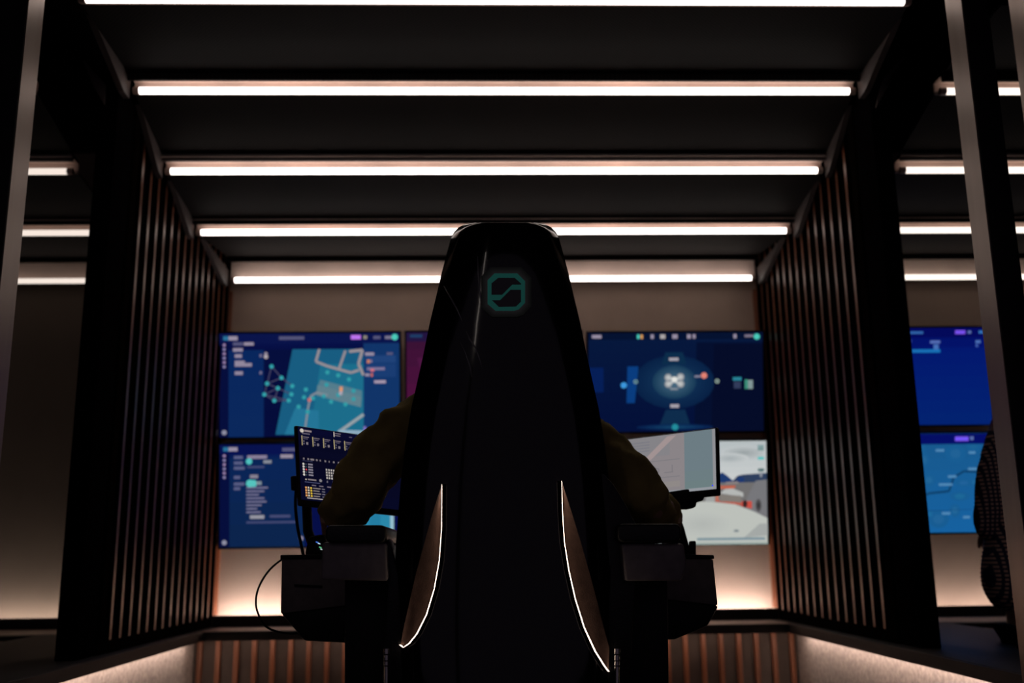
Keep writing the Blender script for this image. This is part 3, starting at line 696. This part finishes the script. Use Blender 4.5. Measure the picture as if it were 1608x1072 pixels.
def p_dash(c):
    c.rect(0, 0, 1, 1, (8, 9, 34)); c.grad(0, 0, 1, .30, (9, 10, 42), (7, 8, 32), 4); c.grad(.0, .4, 1, 1, (8, 8, 30), (7, 9, 36), 4)
    c.rect(.48, .0, 1, .1, (10, 16, 56))
    A = (165, 155, 150)
    c.disc(.03, .045, .016, (200, 190, 180)); c.rect(.05, .03, .11, .055, (140, 125, 130)); c.rect(.03, .075, .095, .092, (95, 88, 105))
    for k in range(5):
        u = .025+k*.088; c.rect(u, .115, u+.006, .25, (190, 175, 130)); c.rect(u+.01, .125, u+.06, .137, (110, 100, 110)); c.rect(u+.012, .15, u+.05, .16, (90, 84, 105)); c.rect(u+.012, .18, u+.022, .2, (100, 95, 110)); c.rect(u+.036, .2, u+.052, .235, (120, 112, 120)); c.rect(u+.012, .215, u+.022, .235, (95, 90, 110))
    c.rect(.29, .005, .297, .075, (200, 190, 180)); c.rect(.30, .02, .35, .03, (120, 110, 120)); c.rect(.30, .05, .345, .06, (120, 110, 120)); c.rect(.42, .045, .445, .057, (90, 85, 110)); c.rect(.52, .02, .53, .06, (110, 110, 140))
    for u, w in ((.025, .012), (.06, .014), (.085, .03), (.13, .014), (.16, .01), (.20, .014), (.235, .008), (.27, .014), (.31, .018), (.365, .016)): c.rect(u, .425, u+w, .45, (120, 112, 118))
    c.rect(.02, .465, .10, .47, (70, 75, 110))
    for k in range(5):
        v = .50+k*.037; c.disc(.025, v+.012, .009, (200, 195, 190)); c.disc(.045, v+.012, .006, (220, 60, 70) if k == 2 else (60, 70, 80)); c.rect(.062, v, .10, v+.02, (130, 125, 140))
    for r in range(4):
        for k in range(4): c.rect(.205+k*.02, .545+r*.038, .217+k*.02, .57+r*.038, (185, 178, 172))
    c.rect(.282, .56, .29, .64, (160, 155, 160)); c.rect(.03, .715, .042, .735, A); c.rect(.05, .712, .12, .732, (125, 115, 120)); c.disc(.155, .72, .012, (130, 125, 130)); c.rect(.025, .755, .15, .765, (75, 78, 112)); c.rect(.205, .71, .215, .74, (100, 95, 110)); c.rect(.255, .71, .265, .74, (100, 95, 110))
    for u in (.08, .14, .205): c.rect(u, .79, u+.035, .805, (110, 100, 115))
    for k in range(4):
        v = .825+k*.036; c.rect(.025, v, .04, v+.024, (215, 150, 90)); c.rect(.046, v, .058, v+.022, (210, 200, 180)); c.rect(.066, v, .08, v+.024, (215, 180, 60)); c.rect(.088, v+.004, .15-.01*(k % 2), v+.018, (130, 120, 120)); c.rect(.16, v+.004, .185, v+.018, (110, 105, 120))
    c.rect(.035, .972, .17, .984, (175, 165, 165))
def p_doc(c):
    c.rect(0, 0, 1, 1, (137, 131, 134)); c.rect(0, 0, .6, .35, (132, 130, 134)); c.rect(.73, 0, 1, 1, (108, 124, 131)); c.grad(.73, .5, 1, 1, (108, 124, 131), (108, 126, 128), 3)
    c.poly([(.33, .45), (.40, .45), (.66, .03), (.58, .03)], (160, 145, 145)); c.rect(.0, .955, 1, 1, (146, 150, 156)); c.rect(.975, 0, 1, 1, (142, 142, 146))
    for v in (.08, .13, .18, .23): c.rect(.25, v, .42, v+.018, (120, 120, 128))
    for v in (.43, .72): c.rect(.30, v, .69, v+.008, (112, 112, 118))
    c.rect(.36, .56, .40, .64, (122, 118, 124)); c.disc(.48, .6, .03, (122, 118, 124)); c.disc(.48, .6, .018, (136, 130, 134)); c.rect(.62, .52, .625, .64, (112, 110, 116)); c.rect(.55, .64, .63, .65, (112, 110, 116)); c.rect(.4, .8, .69, .9, (142, 136, 134))
YM = 2.84
t, Q, ux, vy, n = monitor([(467.5, 670), (650, 695.5), (650, 800), (473, 784)], (2.82, 2.98), 'angled touch monitor with dark dashboard of white tables beside the left armrest', p_dash, None, chin=.05)
b = MB(); b.hexa([Q(-.03, .66, -.03), Q(.03, .66, -.03), Q(.03, .86, -.03), Q(-.03, .86, -.03)], [Q(-.035, .66, -.055), Q(.03, .66, -.055), Q(.03, .86, -.055), Q(-.035, .86, -.055)]); b.build('side_clamp', M['rubber'], t, bevel=.004)
pA = Q(.08, .8, -.04); b = MB(); b.tube([pA, pA+Vector((.0, .05, -.12)), at(500, 880, Y=2.98)], .014, 10); b.build('mount_arm', M['black'], t, smooth='auto')
t, Q, ux, vy, n = monitor([(950, 694.5), (1123, 673), (1113, 766), (950, 784)], (3.0, 2.82), 'tilted touch monitor with a pale grey document beside the right armrest', p_doc, None, chin=.07)
b = MB(); q = at(1119, 762, Y=2.815); b.sphere(q, .0022, 8); 
lm = bpy.data.materials.new('blue_indicator'); 
b.build('indicator', emis('blue_indicator_light', (.02, .02, 1.0), 1.2), t)['label'] = 'tiny blue indicator light'
b = MB(); b.pxprism([(1010, 778), (1116, 762), (1118, 775), (1108, 777), (1104, 786), (1092, 789), (1010, 790)], 2.86, 2.94); b.build('chin_bar', M['rubber'], t, bevel=.004)
b = MB(); b.pxprism([(1040, 786), (1095, 786), (1093, 795), (1088, 798), (1040, 798)], 2.88, 2.96); b.build('mount_plate', M['rubber'], t, bevel=.004)
b = MB(); b.tube([at(1055, 794, Y=2.92), at(1068, 830, Y=2.94), at(1082, 882, Y=2.94)], .012, 10); b.build('mount_arm', M['black'], t, smooth='auto')

# cables at the left console
def smooth_path(pts, n=8):
    pts = [Vector(p) for p in pts]; out = []
    for k in range(len(pts)-1):
        p0, p1, p2, p3 = pts[max(k-1, 0)], pts[k], pts[k+1], pts[min(k+2, len(pts)-1)]
        for j in range(n):
            t_ = j/n; out.append(.5*((2*p1)+(p2-p0)*t_+(2*p0-5*p1+4*p2-p3)*t_*t_+(3*p1-p0-3*p2+p3)*t_**3))
    return out+[pts[-1]]
b = MB(); b.tube(smooth_path([at(466, 757, Y=2.88), at(464, 790, Y=2.88), at(467, 825, Y=2.88), at(473, 855, Y=2.88), at(478, 880, Y=2.88)]), .0045, 8)
tag(b.build('monitor_cable', M['rubber'], None, at(478, 878, Y=2.88), smooth=True), 'black cable hanging straight from the left monitor to the console', 'cable')
b = MB(); b.tube(smooth_path([at(482, 877, Y=2.83), at(472, 874, Y=2.8), at(455, 874, Y=2.78), at(440, 880, Y=2.78), at(422, 896, Y=2.78), at(408, 918, Y=2.78), at(402, 940, Y=2.78), at(405, 962, Y=2.78), at(420, 985, Y=2.8), at(455, 994, Y=2.86), at(490, 990, Y=2.88)]), .0028, 8)
tag(b.build('looped_cable', M['rubber'], None, at(482, 877, Y=2.83), smooth=True), 'thin black cable looping out left of the left console', 'cable')

# ------------------------------------------------------------------ people
def skin_mesh(name, verts, edges, radii, material, parent, sub=2, root=0, folds=0):
    me = bpy.data.meshes.new(name+'_skel'); o = bpy.data.objects.new(name+'_skel', me); C.objects.link(o)
    me.from_pydata([tuple(v) for v in verts], edges, [])
    o.modifiers.new('s', 'SKIN'); 
    sv = me.skin_vertices[0].data if me.skin_vertices else None
    if sv is None:
        bm = bmesh.new(); bm.from_mesh(me); bm.verts.layers.skin.verify(); bm.to_mesh(me); bm.free(); sv = me.skin_vertices[0].data
    for k, r in enumerate(radii):
        sv[k].radius = r if isinstance(r, tuple) else (r, r); sv[k].use_root = (k == root)
    o.modifiers['s'].use_smooth_shade = True
    ss = o.modifiers.new('d', 'SUBSURF'); ss.levels = sub; ss.render_levels = sub
    if folds:
        tx = bpy.data.textures.get('folds') or bpy.data.textures.new('folds', 'CLOUDS'); tx.noise_scale = .07
        dm = o.modifiers.new('f', 'DISPLACE'); dm.texture = tx; dm.strength = folds; dm.mid_level = .5; dm.texture_coords = 'LOCAL'
    dg = bpy.context.evaluated_depsgraph_get(); dg.update()
    me2 = bpy.data.meshes.new_from_object(o.evaluated_get(dg)); bpy.data.objects.remove(o)
    base = wpos(parent); me2.transform(Matrix.Translation(-base)); me2.materials.clear(); me2.materials.append(material)
    for p in me2.polygons: p.use_smooth = True; p.material_index = 0
    r = bpy.data.objects.new(name, me2); C.objects.link(r); r.parent = parent; me2.name = name
    return r
class Sk:
    def __init__(s): s.v = []; s.e = []; s.r = []
    def add(s, p, r, link=None):
        s.v.append(Vector(p)); s.r.append(r); k = len(s.v)-1
        if link is not None: s.e.append((link, k))
        return k
    def chain(s, pts, rs, link=None):
        for p, r in zip(pts, rs): link = s.add(p, r, link)
        return link
    def mesh(s, name, material, parent, sub=2, root=0, folds=0): return skin_mesh(name, s.v, s.e, s.r, material, parent, sub, root, folds)
def V(*a): return Vector(a)
def hand(sk, wrist, fwd, side, down, link):
    """palm and five fingers; side points to the thumb side"""
    f, s_, d = fwd.normalized(), side.normalized(), down.normalized()
    palm = sk.add(wrist+f*.05, (.032, .018), link)
    ends = []
    for k, (off, L) in enumerate(((.030, .075), (.010, .085), (-.010, .078), (-.029, .062))):
        b0 = sk.add(wrist+f*.085+s_*off, .0105, palm)
        p1 = wrist+f*(.085+L*.42)+s_*off*1.05+d*.008; p2 = wrist+f*(.085+L*.72)+s_*off*1.05+d*.028; p3 = wrist+f*(.085+L*.82)+s_*off+d*.048
        sk.chain([p1, p2, p3], [.0092, .0082, .007], b0)
    sk.chain([wrist+f*.03+s_*.035+d*.005, wrist+f*.06+s_*.052+d*.014, wrist+f*.085+s_*.05+d*.026], [.013, .0105, .009], palm)
def head(sk, neck_link, c, fwd, right):
    up = V(0, 0, 1)
    k = sk.add(c-up*.105-fwd*.005, .052, neck_link); k = sk.add(c-up*.045+fwd*.012, (.070, .078), k); k2 = sk.add(c+up*.02, (.078, .092), k); k3 = sk.add(c+up*.075-fwd*.008, (.066, .078), k2)
    sk.chain([c-up*.02+fwd*.095, c-up*.03+fwd*.115], [.016, .012], k)      # nose
    sk.chain([c-up*.07+fwd*.07], [.03], k)                                 # chin
    for s_ in (-1, 1): sk.chain([c-up*.01+right*s_*.082-fwd*.012, c+right*s_*.092-fwd*.022], [.014, .012], k2)
def face_bits(par, c, fwd, right, hair_mat):
    up = V(0, 0, 1)
    for s_ in (-1, 1):
        b = MB(); b.sphere(c+up*.005+fwd*.086+right*s_*.032, .012, 10); b.build('eye', M['eye'], par, smooth=True)
    b = MB(); b.tube([c-up*.062+fwd*.093-right*.025, c-up*.060+fwd*.102, c-up*.062+fwd*.093+right*.025], [.003, .006, .003], 8); b.build('mouth', mat('lips', (.35, .12, .1), .5), par, smooth=True)
    b = MB(); n = 20; i0 = 0
    for a in range(11):
        th = (a/10)*pi*.62
        for k in range(n):
            ph = 2*pi*k/n; d = right*math.cos(ph)+fwd*math.sin(ph); fr = max(0, math.sin(ph))
            t2 = th*(1-.38*fr)
            b.v.append(tuple(c+V(0, 0, .02)+d*math.sin(t2)*.098-fwd*.012+up*math.cos(t2)*.108))
    for a in range(10):
        for k in range(n): b.f.append((a*n+k, (a+1)*n+k, (a+1)*n+(k+1) % n, a*n+(k+1) % n))
    b.c = [None]*len(b.f); b.mi = [0]*len(b.f); b.build('hair', hair_mat, par, smooth=True)

# the seated operator
OY = 2.48; ox = ax0-.005
op = thing('person', 'person in an olive brown shirt seated in the chair, elbows on both armrests', 'person', (ox, OY, H-.25))
shL, shR = at(652, 655, Y=OY), at(918, 690, Y=OY)
elL, elR = at(543, 792, Y=OY-.02), at(1020, 792, Y=OY-.03)
wrL, wrR = at(520, 838, Y=2.74)+V(0, -.04, .05), at(1056, 838, Y=2.74)+V(0, -.04, .05)
pel, waist, chest, neck = V(ox, OY+.03, H-.14), V(ox, OY+.02, H+.05), V(ox, OY+.02, H+.26), V(ox, OY+.03, H+.44)
hc = V(ox-.01, OY+.07, H+.60); fw, rt = V(0, 1, 0), V(1, 0, 0)
b_ = Sk()
k0 = b_.add(pel, (.15, .11)); k1 = b_.add(waist, (.14, .10), k0); k2 = b_.add(chest, (.16, .11), k1); k3 = b_.add(neck, (.06, .06), k2)
head(b_, k3, hc, fw, rt)
for sh, el, wr, sd in ((shL, elL, wrL, 1), (shR, elR, wrR, -1)):
    ks = b_.add(sh, .055, k2); ke = b_.add((sh+el)/2, .048, ks); ke = b_.add(el, .042, ke); kw = b_.add((el*.4+wr*.6), .036, ke); kw = b_.add(wr, (.028, .022), kw)
    hand(b_, wr, V(0, 1, -.12), V(sd, .1, 0), V(0, -.15, -1), kw)
for s_ in (-1, 1):
    h = V(ox+s_*.09, OY+.05, H-.165); kn = V(ox+s_*.15, OY+.50, H-.16); an = V(ox+s_*.13, OY+.56, H-.60)
    kh = b_.chain([h, (h+kn)/2, kn, (kn+an)/2, an], [.085, .075, .058, .054, .038], k0)
    b_.chain([an+V(0, .03, -.05), an+V(0, .14, -.07)], [.036, .03], kh)
b_.mesh('body', M['skin'], op)
face_bits(op, hc, fw, rt, M['hair'])
s_ = Sk()
k0 = s_.add(pel+V(0, 0, .02), (.165, .125)); k1 = s_.add(waist, (.158, .118), k0); k2 = s_.add(chest, (.165, .125), k1); k3 = s_.add(neck-V(0, 0, .045), (.085, .08), k2)
for sh, el, wr, inn_ in ((shL, elL, wrL, .03), (shR, elR, wrR, -.03)):
    ks = s_.add(sh+V(inn_*.6, 0, -.0), .082, k2)
    ke = s_.chain([sh*.68+el*.32+V(0, 0, .012), sh*.34+el*.66+V(0, 0, .010), el*.92+sh*.08, el+V(0, .05, -.005), el*.55+wr*.45, el*.2+wr*.8], [.079, .073, .070, .062, .054, .042], ks)
s_.mesh('shirt', M['shirt'], op, 3, 0, .045)
s_ = Sk(); k0 = s_.add(pel+V(0, 0, -.01), (.16, .12))
for q in (-1, 1):
    h = V(ox+q*.095, OY+.06, H-.165); kn = V(ox+q*.15, OY+.50, H-.155); an = V(ox+q*.13, OY+.56, H-.56)
    s_.chain([h, (h+kn)/2, kn, (kn+an)/2, an], [.095, .086, .07, .068, .055], k0)
s_.mesh('trousers', M['trousers'], op)
for q in (-1, 1):
    an = V(ox+q*.13, OY+.56, H-.60); s_ = Sk(); s_.chain([an+V(0, -.03, -.055), an+V(0, .05, -.055), an+V(0, .16, -.07), an+V(0, .21, -.072)], [(.04, .045), (.045, .045), (.042, .032), (.03, .024)]); s_.mesh('shoe', M['shoe'], op)
# foot bar of the chair carries the shoes
b = MB(); b.box((ax0-.22, OY+.50, H-.745), (ax0+.22, OY+.82, H-.725)); b.build('footrest', M['black'], chair, bevel=.006)
b = MB(); b.tube([(ax0, CYB+.34, H-.70), (ax0, OY+.66, H-.74)], .025, 12); b.build('footrest_arm', M['black'], chair)
# headset on the operator
hs = thing('headset', 'dark headset on the operator, one ear cup peeking out left of the chair', 'headset', hc)
for q in (-1, 1):
    c0 = hc+rt*q*.108; b = MB(); b.tube([c0-rt*.018, c0+rt*.012*q, c0+rt*.022*q], [.038, .04, .03], 16); b.build('ear_cup', M['rubber'], hs, smooth='auto')
b = MB(); b.tube([hc+rt*math.cos(a*pi/14)*.118+V(0, 0, math.sin(a*pi/14)*.145) for a in range(15)], .010, 8); b.build('headband', M['rubber'], hs, smooth=True)

# the standing person at the right
PY = 3.85
cx = at(1628, 800, Y=PY).x
st = thing('person', 'person in a dark gingham shirt standing behind the right bronze post', 'person', (cx, PY, 0))
def atp(x, y, dy=0): return at(x, y, Y=PY+dy)
zsh = atp(1600, 648).z; zel = atp(1550, 830).z; zhip = atp(1600, 955).z
fw, rt = V(0, 1, 0), V(1, 0, 0)
hipc = V(cx, PY, zhip+.02); wst = V(cx, PY, (zhip*.62+zsh*.38)); ch = V(cx, PY+.02, zsh-.14); nk = V(cx, PY+.05, zsh+.09); hc2 = V(cx+.035, PY+.08, zsh+.24)
aL = [V(cx-.20, PY+.02, zsh-.03), atp(1562, 745, .0), atp(1556, 832, .0)]; aL[0] = atp(1572, 675)
aR = [V(2*cx-p.x, p.y, p.z) for p in aL]
b_ = Sk(); k0 = b_.add(hipc, (.16, .11)); k1 = b_.add(wst, (.14, .10), k0); k2 = b_.add(ch, (.16, .11), k1); k3 = b_.add(nk, .058, k2); head(b_, k3, hc2, fw, rt)
for A, sd in ((aL, 1), (aR, -1)):
    wr = A[2]+V(sd*.13, .22, .0); kk = b_.chain([A[0], A[1], A[2], (A[2]+wr)/2, wr], [.055, .046, .04, .036, (.028, .022)], k2)
    hand(b_, wr, V(sd*.15, 1, -.1), V(sd, 0, .2), V(0, 0, -1), kk)
for q in (-1, 1):
    an = V(cx+q*.11, PY-.02, .085); kk = b_.chain([hipc+V(q*.085, 0, -.07), V(cx+q*.10, PY+.01, zhip*.55), an], [.085, .058, .04], k0); b_.chain([an+V(0, .06, -.035), an+V(0, .15, -.05)], [.036, .028], kk)
b_.mesh('body', M['skin'], st); face_bits(st, hc2, fw, rt, M['hair'])
s_ = Sk(); k0 = s_.add(hipc+V(-.02, 0, -.045), (.195, .195)); kb = s_.add(hipc+V(-.045, 0, .10), (.215, .215), k0); k1 = s_.add(wst+V(0, 0, .03), (.185, .185), kb); k2 = s_.add(ch, (.165, .165), k1); s_.add(nk-V(0, 0, .05), (.08, .075), k2)
for A, sd in ((aL, 1), (aR, -1)):
    wr = A[2]+V(sd*.13, .22, .0); s_.chain([A[0]+V(sd*.02, 0, 0), A[1], A[2], A[2]+V(sd*.03, .06, .01), wr*.85+A[2]*.15], [.078, .068, .066, .054, .042], k2)
s_.mesh('shirt', M['gingham'], st, 3, 0, .018)
s_ = Sk(); k0 = s_.add(hipc+V(0, 0, -.03), (.165, .125))
for q in (-1, 1): s_.chain([hipc+V(q*.09, 0, -.12), V(cx+q*.10, PY+.01, zhip*.52), V(cx+q*.11, PY-.02, .12)], [.10, .078, .062], k0)
s_.mesh('trousers', M['trousers'], st)
for q in (-1, 1):
    an = V(cx+q*.11, PY-.02, .045); s_ = Sk(); s_.chain([an+V(0, -.05, 0), an+V(0, .04, 0), an+V(0, .15, -.008), an+V(0, .20, -.012)], [(.04, .044), (.045, .044), (.042, .034), (.03, .026)]); s_.mesh('shoe', M['shoe'], st)

# ------------------------------------------------------------------ world and view
w = bpy.data.worlds.new('world'); bpy.context.scene.world = w; w.use_nodes = True
w.node_tree.nodes['Background'].inputs[0].default_value = (.52, .42, .58, 1); w.node_tree.nodes['Background'].inputs[1].default_value = .085
vs = bpy.context.scene.view_settings; vs.view_transform = 'Standard'; vs.look = 'None'; vs.exposure = 0; vs.gamma = 1
